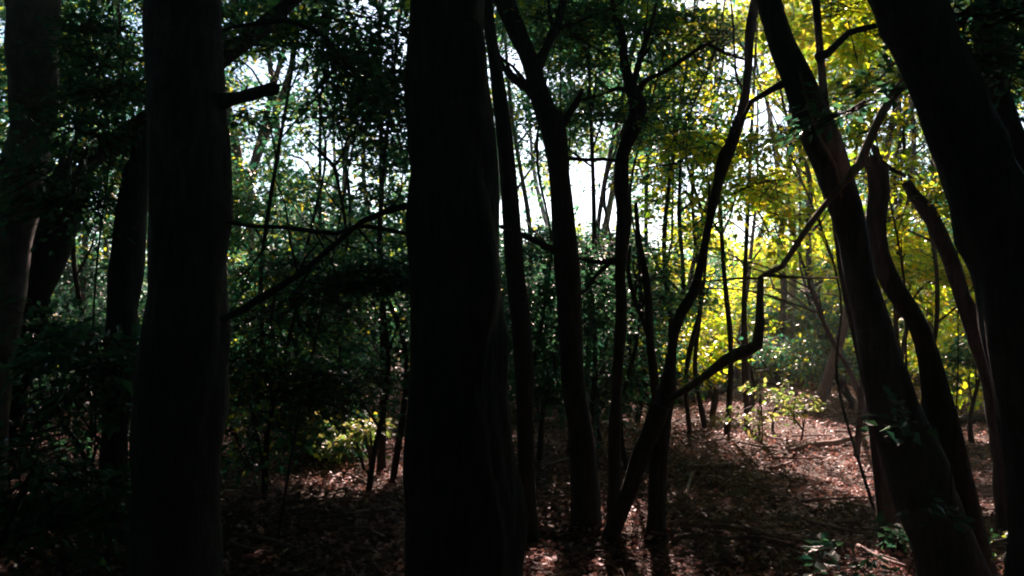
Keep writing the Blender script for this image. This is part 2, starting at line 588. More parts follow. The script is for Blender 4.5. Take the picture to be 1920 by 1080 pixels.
def near_tree(name, label, trunk, d, ztop=9, mat=BARK_D, branches=(), sides=20, rough=.05, ridge=.0, crown=True, top=True, ground=True, group=None, cat='tree', step=.07, rootflare=1.0, rs=6):
    path = pxpath(trunk, d)
    if top:
        path = top_end(path, ztop)
    if ground:
        path = ground_end(path)
        path[-1, 3] *= rootflare * (.8 if name == 'thick_tree' else 1.25)
    base = path[-1, :3].copy(); base[2] = float(gz(base[0], base[1]))
    rt = root(name, base, label, cat, group)
    sd = abs(hash(label)) % 50 if False else len(label) % 17
    tube_obj('trunk', path, mat, rt, base, sides=sides, step=step, rough=rough, ridge=ridge, seed=sd, rs=rs)
    for b in branches:
        bd = b.get('d', d)
        bp = pxpath(b['p'], bd)
        tube_obj('branch', bp, b.get('m', mat), rt, base, sides=9, step=.06, rough=.09, seed=sd + 2, rs=9)
        if b.get('fork', 0):
            forks(bp, b['fork'], rt, base, b.get('m', mat), sd)
    if not top and crown is False and name in ('dead_tree', 'broken_snag'):
        rg3 = np.random.default_rng(sd + 40)
        q, ax = path[0], unit(path[0, :3] - path[2, :3])
        R1 = path[1, 3]
        for j in range(9):
            a = j / 9 * 2 * pi + rg3.uniform(-.3, .3)
            s1 = unit(np.cross(ax, [0, 1, 0])); s2 = np.cross(ax, s1)
            o_ = path[1, :3] + (s1 * cos(a) + s2 * sin(a)) * R1 * rg3.uniform(.45, .8)
            hh = R1 * rg3.uniform(1.2, 3.2)
            tube_obj('splinter', np.array([[*(o_ - ax * R1 * .5), R1 * .33], [*(o_ + ax * hh * .5), R1 * .22], [*(o_ + ax * hh + rg3.normal(size=3) * R1 * .2), R1 * .04]]), mat, rt, base, sides=5, step=.04, rough=.2, rs=20, seed=j)
    if crown:
        t = path[0]
        c = link('crown', CAN[int(sd) % 3], rt, tuple(t[:3] - base + np.array([0, 0, 1.2])))
        c.rotation_euler[2] = sd
    return rt, base, path


def forks(bp, n, rt, base, mat, seed):
    """small side branches growing from a branch path"""
    rg2 = np.random.default_rng(seed * 13 + n)
    for k in range(n):
        i = rg2.integers(max(0, len(bp) // 3), len(bp))
        i = min(i, len(bp) - 1)
        q = bp[i]
        dirb = unit(bp[min(i + 1, len(bp) - 1), :3] - bp[max(i - 1, 0), :3])
        dd = unit(dirb + rg2.normal(size=3) * np.array([.8, .5, .8]))
        ln = rg2.uniform(.25, .8)
        pts = [np.append(q[:3], q[3] * .55)]
        p = q[:3].copy()
        for s in range(1, 5):
            dd = unit(dd + rg2.normal(size=3) * .3)
            p = p + dd * ln / 4
            pts.append(np.append(p, q[3] * .5 * (1 - s / 5)))
        tube_obj('twig', np.array(pts), mat, rt, base, sides=5, step=.08, rough=.1, seed=seed + k)


# A leftmost mottled trunk
near_tree('leaning_tree', 'mottled grey trunk leaning out past the left edge, leftmost of the near trees',
          [(62, -20, 96), (62, 100, 90), (58, 220, 80), (45, 340, 74), (28, 450, 60), (14, 560, 54), (2, 680, 52), (-18, 850, 56)], 6, mat=BARK_M, ztop=8, rough=.10, ridge=.12, rs=9)
# B thick dark trunk left
near_tree('thick_tree', 'thick dark trunk left of centre with a short broken branch stub on its right side',
          [(342, -20, 132), (344, 60, 134), (348, 180, 136), (352, 300, 138), (355, 420, 140), (354, 520, 143), (348, 620, 152), (339, 700, 162), (334, 800, 160), (331, 900, 160), (329, 1080, 162)], 4.2,
          mat=BARK, ztop=9, rough=.035, ridge=.08, sides=48, rs=9, step=.05,
          branches=[dict(p=[(396, 193, 44), (412, 191, 34), (430, 187, 25), (452, 182, 21), (470, 178, 24), (490, 171, 21), (506, 168, 26), (519, 166, 23)], d=4.2), dict(p=[(508, 163, 12), (524, 160, 6), (530, 159, 1)], d=4.18), dict(p=[(508, 173, 10), (520, 173, 6), (525, 172, 2)], d=4.2), dict(p=[(458, 176, 7), (462, 166, 4), (464, 160, 2)], d=4.2)])
# C thickest centre trunk
_c = near_tree('thick_tree', 'broadest near-black trunk in the middle, with dark cracks low on its right side',
          [(834, -20, 140), (836, 60, 144), (840, 180, 150), (845, 300, 156), (853, 420, 162), (858, 560, 168), (862, 700, 176), (866, 820, 186), (869, 940, 194), (870, 1080, 204)], 3.6,
          mat=BARK_D, ztop=10, rough=.035, ridge=.16, sides=56, step=.04, rs=9)
for q in ([(897, 885, 4), (893, 930, 8), (899, 980, 7), (895, 1030, 9), (900, 1085, 8)], [(932, 870, 3), (928, 900, 7), (931, 935, 5)]):
    tube_obj('bark_crack', pxpath(q, 3.405 if q[0][0] < 910 else 3.44), SOIL, _c[0], _c[1], sides=7, step=.05, rough=.3, rs=20)
# D slim trunk just right of the thick centre trunk
near_tree('slender_tree', 'slim upright dark trunk just to the right of the broadest centre trunk',
          [(915, 20, 22), (924, 90, 24), (937, 180, 30), (949, 290, 32), (958, 400, 32), (965, 500, 34), (977, 600, 36), (983, 700, 36), (985, 820, 34), (990, 940, 34), (1004, 1060, 36)], 6.2, sides=14, ztop=8,
          branches=[dict(p=[(945, 228, 8), (925, 205, 7), (905, 195, 5)]), dict(p=[(940, 425, 8, 6), (975, 438, 10), (1005, 452, 11), (1045, 470, 9)], d=6.3, fork=2)])
# E curved forked tree
near_tree('forked_tree', 'dark forked trunk curving right from the top edge, left of the bright sun gap',
          [(930, -40, 40), (945, 0, 40), (970, 60, 38), (994, 115, 36), (1018, 195, 42), (1038, 245, 44), (1049, 325, 38), (1056, 407, 42), (1063, 500, 44), (1070, 607, 42), (1074, 711, 42), (1089, 815, 44), (1097, 919, 52), (1101, 1010, 66), (1104, 1060, 78)], 6.6, sides=20, ztop=9, rough=.07, ridge=.05,
          branches=[dict(p=[(1003, 135, 26), (1022, 95, 20), (1040, 55, 18), (1052, 20, 16), (1062, -30, 14)], fork=2),
                    dict(p=[(1018, 190, 34), (990, 165, 20), (965, 148, 15), (945, 128, 9), (935, 100, 5)], fork=3),
                    dict(p=[(1050, 240, 24), (1066, 215, 16), (1082, 190, 13), (1092, 168, 6)], fork=2),
                    dict(p=[(1040, 60, 9), (1030, 25, 7), (1028, -30, 6)]),
                    dict(p=[(1064, 296, 8), (1100, 300, 8), (1130, 298, 7), (1158, 302, 6)], fork=2)])
# F knotted tree right of sun gap
near_tree('knotty_tree', 'upright dark trunk with a knotty crooked fork, right of the bright sun gap',
          [(1143, -30, 12), (1152, 20, 14), (1166, 70, 20), (1172, 120, 20), (1184, 165, 28), (1198, 200, 36), (1186, 238, 30), (1168, 290, 25), (1166, 350, 24), (1170, 410, 26), (1164, 500, 24), (1164, 600, 22), (1157, 711, 22), (1153, 815, 24), (1152, 920, 26), (1150, 1000, 30)], 6.9, sides=16, ztop=7, rough=.14, rs=12,
          branches=[dict(p=[(1186, 160, 14), (1198, 120, 12), (1208, 85, 10), (1222, 45, 8), (1236, -20, 6)], fork=3),
                    dict(p=[(1195, 175, 16), (1212, 150, 11), (1240, 138, 9), (1275, 115, 9), (1300, 98, 8), (1328, 82, 8), (1352, 96, 7), (1378, 106, 6), (1400, 112, 5)], fork=9),
                    dict(p=[(1186, 170, 12), (1160, 165, 8), (1142, 168, 5), (1115, 150, 3)], fork=2),
                    dict(p=[(1158, 486, 10), (1128, 492, 9), (1100, 488, 7), (1084, 484, 5)], fork=1),
                    dict(p=[(1150, 488, 9), (1118, 515, 8), (1098, 545, 7), (1084, 552, 5)], fork=1)])
# G wavy thin tree
near_tree('wavy_tree', 'thin snaking dark trunk rising from a knot to the top edge, right of centre',
          [(1418, -20, 16), (1406, 60, 16), (1402, 140, 17), (1392, 210, 18), (1372, 270, 19), (1352, 325, 20), (1338, 380, 18), (1324, 445, 18), (1312, 505, 19), (1300, 550, 20), (1276, 588, 19), (1266, 620, 18), (1258, 680, 20), (1252, 735, 34), (1240, 790, 34), (1234, 880, 34), (1230, 960, 36), (1226, 1040, 42)], 6.3, sides=14, ztop=6.5, rough=.1, rs=10,
          branches=[dict(p=[(1340, 365, 9), (1343, 320, 7), (1352, 285, 6), (1370, 255, 5), (1378, 220, 4)], fork=5),
                    dict(p=[(1238, 760, 40), (1222, 805, 36), (1196, 867, 32), (1180, 919, 32), (1152, 985, 34), (1128, 1050, 38), (1110, 1110, 42)], d=6.2),
                    dict(p=[(1398, 175, 8), (1382, 150, 5), (1378, 110, 4), (1374, 40, 4), (1368, -20, 3)], fork=1),
                    dict(p=[(1318, 460, 7), (1328, 400, 5), (1330, 340, 4)])])
# small stems between F and G
near_tree('thin_sapling', 'thin crooked sapling stem between the knotty trunk and the snaking trunk',
          [(1192, 380, 8), (1198, 452, 12), (1209, 504, 14), (1216, 571, 15), (1219, 640, 16), (1227, 711, 17), (1232, 790, 18)], 7.4, sides=10, top=False, crown=False, rough=.1,
          branches=[dict(p=[(1219, 640, 12), (1205, 600, 11), (1190, 560, 10), (1178, 510, 7), (1182, 460, 5)], fork=2)])
# H dead bent branch leaning from the knot up to the right
rt, base, _ = near_tree('dead_branch', 'long bent dead branch rising from the knot, turning upright then slanting right',
          [(1850, -10, 10), (1792, 55, 13), (1738, 118, 15), (1690, 160, 17), (1654, 212, 15), (1629, 268, 16), (1612, 308, 15), (1563, 364, 12), (1508, 436, 11), (1466, 500, 11), (1440, 512, 12), (1427, 520, 13), (1425, 560, 14), (1425, 610, 17), (1420, 648, 20), (1396, 658, 20), (1360, 675, 20), (1322, 705, 17), (1292, 726, 15), (1255, 748, 12)], 4.3 * 1.0,
          mat=DEAD, top=False, crown=False, ground=False, cat='branch', sides=10, rough=.12, rs=14,
          branches=[dict(p=[(1644, 155, 4), (1664, 130, 6), (1688, 108, 7), (1712, 85, 6), (1736, 60, 7)], m=DEAD),
                    dict(p=[(1436, 515, 8), (1470, 519, 6), (1520, 521, 5), (1572, 521, 4)], m=DEAD),
                    dict(p=[(1428, 522, 5), (1380, 522, 4), (1320, 528, 3), (1296, 520, 2)], m=DEAD)])
# I + J twin trunks on the right
near_tree('leaning_tree', 'left-leaning trunk at right with a thin sunlit rim down its left side',
          [(1438, -20, 44), (1452, 40, 44), (1468, 90, 48), (1496, 150, 54), (1522, 215, 62), (1552, 290, 66), (1578, 367, 62), (1597, 440, 56), (1612, 520, 56), (1634, 600, 64), (1652, 680, 78), (1676, 760, 92), (1706, 850, 104), (1740, 950, 112), (1775, 1040, 118)], 4.5, mat=BARK, ztop=7, sides=30, rough=.04, ridge=.07,
          branches=[dict(p=[(1500, 135, 5), (1508, 170, 6), (1520, 215, 6), (1541, 265, 6), (1566, 310, 6), (1578, 370, 4)], d=4.36, m=DEAD),
                    dict(p=[(1532, 110, 20), (1552, 100, 15), (1570, 82, 13), (1590, 62, 12), (1650, 47, 11), (1718, 37, 10), (1800, 28, 9), (1860, 26, 8), (1930, 40, 6)], d=4.4, fork=3),
                    dict(p=[(1480, 150, 16), (1440, 172, 12), (1408, 191, 10), (1392, 225, 7), (1370, 240, 4)], d=4.5, fork=2)])
near_tree('dead_tree', 'shorter broken-topped curving stem rising right beside the sunlit-rimmed leaning trunk',
          [(1628, 298, 26), (1645, 320, 38), (1648, 360, 38), (1642, 420, 36), (1650, 480, 36), (1676, 540, 38), (1710, 590, 38), (1732, 640, 40), (1748, 700, 46), (1764, 780, 56), (1785, 880, 66), (1806, 980, 76)], 4.75, top=False, crown=False, sides=18, rough=.07,
          branches=[dict(p=[(1630, 305, 14), (1650, 300, 10), (1672, 318, 8), (1698, 330, 6)], d=4.75)])
near_tree('slender_tree', 'slim straight stem half hidden behind the sunlit-rimmed leaning trunk',
          [(1560, 330, 18), (1575, 440, 24), (1590, 540, 25), (1608, 620, 26), (1625, 700, 28), (1640, 780, 30)], 6.0, sides=12, ztop=7)
# K curved dead stem
near_tree('dead_tree', 'curved dark dead stem with a stubby broken top beside the biggest right-hand trunk',
          [(1698, 342, 18), (1712, 366, 22), (1738, 395, 28), (1762, 440, 28), (1784, 495, 30), (1806, 560, 32), (1832, 620, 34), (1852, 680, 38), (1868, 760, 40)], 6.5, top=False, crown=False, sides=14, rough=.12, rs=14,
          branches=[dict(p=[(1728, 395, 10), (1716, 388, 9), (1711, 376, 8)], m=DEAD)])
# L biggest right trunk
near_tree('leaning_tree', 'biggest right-hand trunk, very dark, leaning in from the lower right corner',
          [(1690, -30, 112), (1722, 60, 112), (1765, 150, 120), (1800, 240, 130), (1832, 320, 136), (1862, 400, 138), (1896, 490, 138), (1918, 570, 146), (1940, 665, 150), (1956, 780, 152), (1968, 900, 150), (1980, 1080, 160)], 3.5, mat=BARK_D, ztop=8, sides=44, ridge=.12, rough=.03)
near_tree('leaning_tree', 'dark trunk in the top right corner crossing out past the right edge',
          [(1858, -30, 48), (1850, 30, 46), (1848, 90, 42), (1868, 160, 42), (1892, 240, 44), (1930, 330, 50), (1975, 430, 56), (2020, 600, 60)], 4.3, mat=BARK, ztop=8, sides=20, rough=.06)
# O broken snag and its fallen top
near_tree('broken_snag', 'splintered dark snag just left of the left thick trunk, its pale broken top catching light',
          [(262, 290, 22), (262, 312, 46), (256, 345, 50), (248, 400, 52), (240, 470, 54), (232, 560, 54), (226, 660, 54), (218, 780, 56), (212, 900, 58), (206, 1040, 62)], 5.6, top=False, crown=False, sides=20, rough=.09, ridge=.1,
          branches=[dict(p=[(244, 330, 12), (238, 318, 8), (242, 308, 3)], m=BARK_M), dict(p=[(270, 305, 14), (282, 285, 8), (284, 270, 2)], m=BARK_M)])
pp_ = pxpath([(172, 300, 14), (190, 288, 30), (225, 268, 40), (280, 235, 40), (360, 160, 38), (440, 92, 34), (500, 45, 30), (560, -10, 26), (640, -80, 22)], 6.6)
for i in range(len(pp_)):
    pp_[i, :3] = P(*[[172, 300], [190, 288], [225, 268], [280, 235], [360, 160], [440, 92], [500, 45], [560, -10], [640, -80]][i], 5.9 + .15 * i)
rt = root('fallen_tree', pp_[0, :3], 'broken trunk slanting up to the right behind the left thick trunk, lodged on the snag', 'fallen tree')
tube_obj('trunk', pp_, BARK_D, rt, pp_[0, :3], sides=20, step=.08, rough=.08, ridge=.15)
tube_obj('branch', pxpath([(205, 262, 6), (230, 240, 14), (262, 220, 16), (290, 205, 14)], 6.2), BARK_D, rt, pp_[0, :3], sides=8)
tube_obj('branch', pxpath([(180, 300, 8), (165, 308, 6), (152, 312, 3)], 5.9), BARK_M, rt, pp_[0, :3], sides=8)
# P dark broken leaning trunk on the left
near_tree('broken_snag', 'thick dark broken trunk leaning right, between the leftmost trunk and the splintered snag',
          [(128, 352, 46), (120, 380, 74), (106, 430, 70), (84, 500, 64), (60, 570, 60), (36, 650, 60), (10, 740, 62), (-20, 850, 64)], 7.2, top=False, crown=False, sides=20, rough=.1, ridge=.1)
# slim sapling stem in the left bush
near_tree('thin_sapling', 'thin straight sapling stem standing between the two thickest trunks',
          [(716, 560, 8), (718, 640, 12), (719, 720, 14), (717, 800, 15), (715, 870, 17)], 9.0, ztop=5, sides=8, crown=False)


def hanging_branch(label, paths, d, mat=BARK_D, fork=3, name='dead_branch'):
    p0 = pxpath(paths[0], d)
    rt = root(name, p0[0, :3], label, 'branch')
    for k, q in enumerate(paths):
        bp = pxpath(q, d)
        tube_obj('branch', bp, mat, rt, p0[0, :3], sides=8, step=.06, rough=.12, rs=12, seed=k)
        forks(bp, fork, rt, p0[0, :3], mat, len(label) + k)
    return rt


hanging_branch('long dark branch sloping up from the left thick trunk to the centre trunk',
               [[(415, 600, 14), (440, 588, 13), (500, 552, 13), (560, 515, 12), (620, 465, 12), (680, 415, 11), (720, 398, 11), (775, 382, 12)],
                [(640, 445, 7), (585, 500, 5), (560, 540, 3)], [(515, 545, 5), (512, 575, 5), (508, 610, 3)]], 4.0)
hanging_branch('thin nearly level branch between the two thickest trunks, crossing above the sloping one',
               [[(425, 416, 7), (470, 424, 7), (530, 426, 7), (590, 434, 8), (630, 438, 8), (668, 424, 8), (715, 428, 8), (775, 442, 8)],
                [(480, 430, 4), (495, 460, 4), (470, 500, 4), (440, 530, 3)]], 4.1)
hanging_branch('thin arching branch high up in the gap right of the left thick trunk',
               [[(405, 60, 5), (440, 50, 6), (500, 42, 8), (535, 38, 9), (575, 52, 8), (612, 72, 7), (640, 110, 5), (665, 140, 3)],
                [(535, 38, 8), (538, 10, 8), (545, -30, 7)], [(440, 50, 4), (420, 30, 3), (410, 15, 2)]], 4.6)
hanging_branch('small forked branch against the bright leaves midway between the two thickest trunks',
               [[(650, 440, 5), (645, 400, 6), (636, 355, 7), (626, 312, 7), (604, 290, 5), (580, 262, 3)],
                [(626, 312, 6), (645, 285, 5), (652, 258, 5), (690, 238, 4), (730, 246, 3)]], 7.5)
hanging_branch('fine twig arching up at the top left corner beside the leftmost trunk',
               [[(150, 60, 4), (185, 48, 4), (210, 42, 4), (235, 60, 3)], [(210, 0, 3), (214, 40, 3), (222, 70, 2)]], 7.5)

# logs and sticks on the ground
def ground_log(name, label, pts, mat=DEAD, cat='log', lift=0.0, forkn=0, group=None):
    path = []
    for px, py, w in pts:
        q = ground_px(px, py)
        d = (q - CAM) @ FWD
        r = w / 1600 * d / 2
        path.append([q[0], q[1], q[2] + r * .7 + lift + .02, r])
    path = np.array(path)
    o = tube_obj(name, path - np.array([*path[0, :3], 0]), mat, sides=9, step=.08, rough=.12, rs=12)
    o.location = path[0, :3]
    tag(o, label, cat, group)
    return path


ground_log('fallen_log', 'dark fallen log lying behind the knot, reaching toward the lit plants', [(1262, 762, 18), (1310, 752, 20), (1360, 742, 18), (1412, 730, 14)], BARK_D, lift=.05)
ground_log('fallen_branch', 'curved sunlit branch lying in the pink sunlit leaf litter', [(1480, 856, 8), (1520, 845, 10), (1570, 840, 11), (1610, 828, 9), (1664, 826, 7)], DEAD, 'branch', .03)
ground_log('fallen_log', 'pale fallen log far back between the right-hand trunks', [(1762, 642, 9), (1790, 642, 10), (1822, 640, 10), (1850, 642, 9)], DEAD)
ground_log('fallen_log', 'dark log across the floor at the far right behind the leaning trunks', [(1780, 800, 16), (1830, 795, 17), (1880, 796, 18), (1930, 790, 18)], BARK_D)
ground_log('fallen_log', 'thick low log on the dim floor between the forked and knotty trunks', [(980, 770, 16), (1030, 762, 18), (1120, 758, 18), (1180, 750, 15)], BARK_D, lift=.04)
ground_log('fallen_branch', 'pale upright-pointing stick on the dark floor left of the sunlit litter', [(1285, 945, 6), (1290, 925, 7), (1298, 900, 7)], DEAD, 'branch', .03)
ground_log('fallen_branch', 'bent pale twig in the dim litter right of the left thick trunk', [(615, 925, 6), (632, 905, 7), (650, 898, 5), (690, 920, 5)], DEAD, 'branch', .03)
rg = np.random.default_rng(77)
for k in range(70):
    py = rg.uniform(800, 1075); px = rg.choice([rg.uniform(430, 770), rg.uniform(1000, 1700), rg.uniform(1240, 1720)])
    ln = rg.uniform(40, 150) * (py - 600) / 300; a = rg.normal(0, .22); b = rg.normal(0, .25); w = rg.uniform(3, 7) * (py - 600) / 300
    pts = [(px + ln * t * cos(a), py + ln * t * sin(a) * .6 + b * ln * t * (1 - t), w * (1 - .5 * t)) for t in (0, .3, .65, 1)]
    ground_log('fallen_stick', 'thin bare fallen stick lying among the dead leaves of the floor', pts, DEAD, 'stick', rg.uniform(.02, .05), group='fallen sticks on the forest floor')

# ------------------------------------------------------------------ understorey trees and shrubs with leaves
def leafy(name, label, base_px, d, blobs, leaf=.08, nl=16, L=.45, mat=LEAF, bark=BARK_D, stem_w=10, cat='tree', group=None, seed=1, amt=1.0, dy=None, flat=.35, clump_r=.35, layer=.35, droop=.25, clumps=None):
    """blobs: (px, py, rx_px, ry_px, n_sprays[, depth])"""
    rg2 = np.random.default_rng(seed)
    b = P(base_px, 600, d); b[2] = float(gz(b[0], b[1]))
    rt = root(name, b, label, cat, group)
    B = []
    for q in blobs:
        dd = q[5] if len(q) > 5 else d
        c = P(q[0], q[1], dd)
        rx, rz = q[2] / 1600 * dd, q[3] / 1600 * dd
        c[2] = max(c[2], rz * .8)
        B.append((c, (rx, max(min(rx, 1.8), .3) if dy is None else dy, rz), int(q[4] * (1 if dy is None else 1.05))))
    top = max(B, key=lambda t: t[0][2])[0]
    sr = stem_w / 1600 * d / 2
    mid = b * .5 + top * .5 + rg2.normal(size=3) * np.array([.15, .1, .05])
    tr = np.array([[*(b - [0, 0, .1]), sr * 1.3], [*(b * .75 + top * .25 + rg2.normal(size=3) * .08), sr], [*mid, sr * .85], [*top, sr * .45]])
    tube_obj('stem' if cat != 'tree' else 'trunk', tr, bark, rt, b, sides=8, step=.15, rough=.08)
    for c, rad, n in B:
        s = catmull(tr, .2)
        hh = s[:, 2] < c[2] + .1
        i = np.argmin(np.linalg.norm(s[:, :3] - c, axis=1) + (s[:, 2] > c[2]) * .8)
        q0 = s[max(0, i - 2)]
        if np.linalg.norm(q0[:3] - c) > .3:
            m_ = (q0[:3] + c) / 2 + np.array([0, 0, .12]) + rg2.normal(size=3) * .08
            tube_obj('branch', np.array([[*q0[:3], q0[3] * .6], [*m_, q0[3] * .45], [*c, q0[3] * .3]]), bark, rt, b, sides=6, step=.15, rough=.1)
    me = crown_mesh('crown', B, leaf, nl, L, rg2, mat, bark, b, amt=amt, flat=flat, clump_r=clump_r, layer=layer, droop=droop, clumps=clumps)
    link('crown' if cat == 'tree' else 'foliage', me, rt)
    if cat == 'tree' and d > 8:  # unseen crown above the frame, added to keep sun off the floor
        c = np.array([top[0], top[1] + .5, 1.6 + .385 * d + 1.5])
        tube_obj('branch', np.array([[*top, sr * .45], [*((top + c) / 2 + [.1, 0, 0]), sr * .35], [*c, sr * .2]]), bark, rt, b, sides=6, step=.3)
        on = SH_ON[0]; SH_ON[0] = True
        link('shade_crown', crown_mesh('shade_crown', [(c, (2.6, 2.2, 1.0), 240)], .19, 12, .7, rg2, LEAF, bark, b, flat=.6), rt)
        SH_ON[0] = on
    return rt


# dark shrub mass between the two thick trunks
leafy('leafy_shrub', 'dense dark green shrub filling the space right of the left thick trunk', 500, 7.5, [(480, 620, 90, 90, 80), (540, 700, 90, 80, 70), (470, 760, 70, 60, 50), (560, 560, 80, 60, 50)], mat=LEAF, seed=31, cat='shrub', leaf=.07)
leafy('leafy_shrub', 'dense dark shrub against the left side of the broadest centre trunk', 690, 8.0, [(680, 620, 90, 90, 90), (640, 700, 90, 70, 70), (730, 540, 60, 70, 60), (620, 520, 80, 50, 50), (710, 480, 60, 50, 40)], mat=LEAF_SHADE, seed=32, cat='shrub', leaf=.07)
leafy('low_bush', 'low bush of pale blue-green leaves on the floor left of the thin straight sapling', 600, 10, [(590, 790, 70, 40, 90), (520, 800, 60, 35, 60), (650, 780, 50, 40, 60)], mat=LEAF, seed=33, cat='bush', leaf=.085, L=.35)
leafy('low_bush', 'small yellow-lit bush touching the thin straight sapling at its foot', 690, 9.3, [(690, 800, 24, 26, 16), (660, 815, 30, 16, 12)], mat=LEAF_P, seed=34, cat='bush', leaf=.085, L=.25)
leafy('leafy_shrub', 'dark shrub low down behind the splintered snag at left', 140, 7.5, [(140, 640, 90, 60, 90), (90, 720, 90, 60, 90), (150, 800, 90, 60, 80)], mat=LEAF_SHADE, seed=35, cat='shrub', leaf=.08)
leafy('low_bush', 'near teal-leaved bush in the bottom left corner', 90, 4.4, [(70, 860, 110, 90, 34), (130, 960, 120, 80, 34), (40, 1020, 90, 60, 20)], mat=LEAF_SHADE, seed=36, cat='bush', leaf=.085, L=.4)
leafy('low_bush', 'drooping leafy sprays hanging just left of the left thick trunk', 200, 5.0, [(215, 690, 60, 70, 26), (180, 640, 60, 40, 16)], mat=LEAF_SHADE, seed=37, cat='bush', leaf=.09, L=.4)
leafy('leafy_shrub', 'dark teal shrub behind the slim and forked trunks at mid height', 1010, 9.5, [(1000, 520, 60, 70, 90), (960, 600, 50, 70, 60), (1020, 640, 60, 60, 60), (1010, 720, 60, 40, 50)], mat=LEAF_SHADE, seed=38, cat='shrub', leaf=.075)
leafy('leafy_shrub', 'dark shrub in the gap between the forked and knotty trunks', 1120, 9.0, [(1115, 590, 45, 70, 60), (1120, 690, 45, 60, 50), (1110, 500, 40, 50, 40)], mat=LEAF_SHADE, seed=39, cat='shrub', leaf=.075)
leafy('leafy_shrub', 'loose leafy shrub behind the thin crooked sapling', 1210, 10, [(1215, 560, 40, 80, 60), (1200, 460, 40, 50, 40), (1205, 660, 40, 60, 40)], mat=LEAF, seed=40, cat='shrub', leaf=.08)
# sunlit right
leafy('low_bush', 'bright yellow-green sunlit bush right of the snaking trunk, above the bent dead branch', 1330, 15, [(1310, 650, 50, 35, 80), (1350, 630, 50, 30, 70), (1290, 690, 30, 25, 30)], mat=LEAF_SUN, dy=.45, seed=41, cat='bush', leaf=.09, L=.35)
leafy('low_bush', 'brightest green sunlit bush behind the upright part of the bent dead branch', 1400, 16, [(1395, 605, 60, 26, 80), (1440, 640, 50, 30, 54), (1370, 628, 45, 24, 40)], mat=LEAF_SUN, dy=.45, seed=42, cat='bush', leaf=.085, L=.35)
leafy('low_plant', 'pinkish sunlit plant with drooping leaves at the back edge of the sunlit litter', 1425, 11.5, [(1425, 740, 26, 26, 9), (1410, 775, 28, 12, 6)], mat=LEAF_P, seed=43, cat='plant', leaf=.085, L=.3, stem_w=5, droop=.5)
leafy('low_plant', 'yellow-leaved plant standing above the pinkish sunlit plant', 1445, 12.5, [(1450, 695, 40, 30, 22), (1425, 672, 34, 22, 14)], mat=LEAF, seed=44, cat='plant', leaf=.085, L=.25, stem_w=5)
leafy('low_plant', 'small sunlit plant right of the pinkish one at the edge of the lit floor', 1495, 11.8, [(1492, 738, 24, 20, 10), (1508, 760, 24, 14, 7)], mat=LEAF_P, seed=45, cat='plant', leaf=.085, L=.22, stem_w=4)
leafy('low_bush', 'dim green bush on the far floor left of the sunlit-rimmed leaning trunk', 1590, 16, [(1570, 655, 60, 30, 60), (1530, 670, 50, 20, 30), (1600, 680, 40, 20, 30)], mat=LEAF, seed=46, cat='bush', leaf=.09, L=.35)
leafy('low_bush', 'bush of dim pale leaves at the far right beyond the curved dead stem', 1820, 12, [(1820, 695, 40, 24, 40), (1850, 660, 30, 30, 26)], mat=LEAF, seed=47, cat='bush', leaf=.1, L=.3)
leafy('low_plant', 'patch of dark teal leaves on the floor at bottom right', 1620, 4.9, [(1620, 1015, 80, 22, 8), (1560, 1045, 50, 16, 5)], mat=LEAF_SHADE, seed=48, cat='plant', leaf=.075, L=.2, stem_w=3)
leafy('low_plant', 'few teal leaves hanging in front of the foot of the leaning trunks', 1700, 4.0, [(1710, 830, 50, 50, 2), (1740, 800, 50, 30, 1), (1720, 910, 60, 40, 2)], mat=LEAF_SHADE, seed=49, cat='plant', leaf=.07, L=.25, stem_w=2)
leafy('low_plant', 'small plant with a few lit leaves at the bottom right edge', 1890, 4.6, [(1892, 1010, 25, 40, 6)], mat=LEAF, seed=50, cat='plant', leaf=.06, L=.2, stem_w=3)

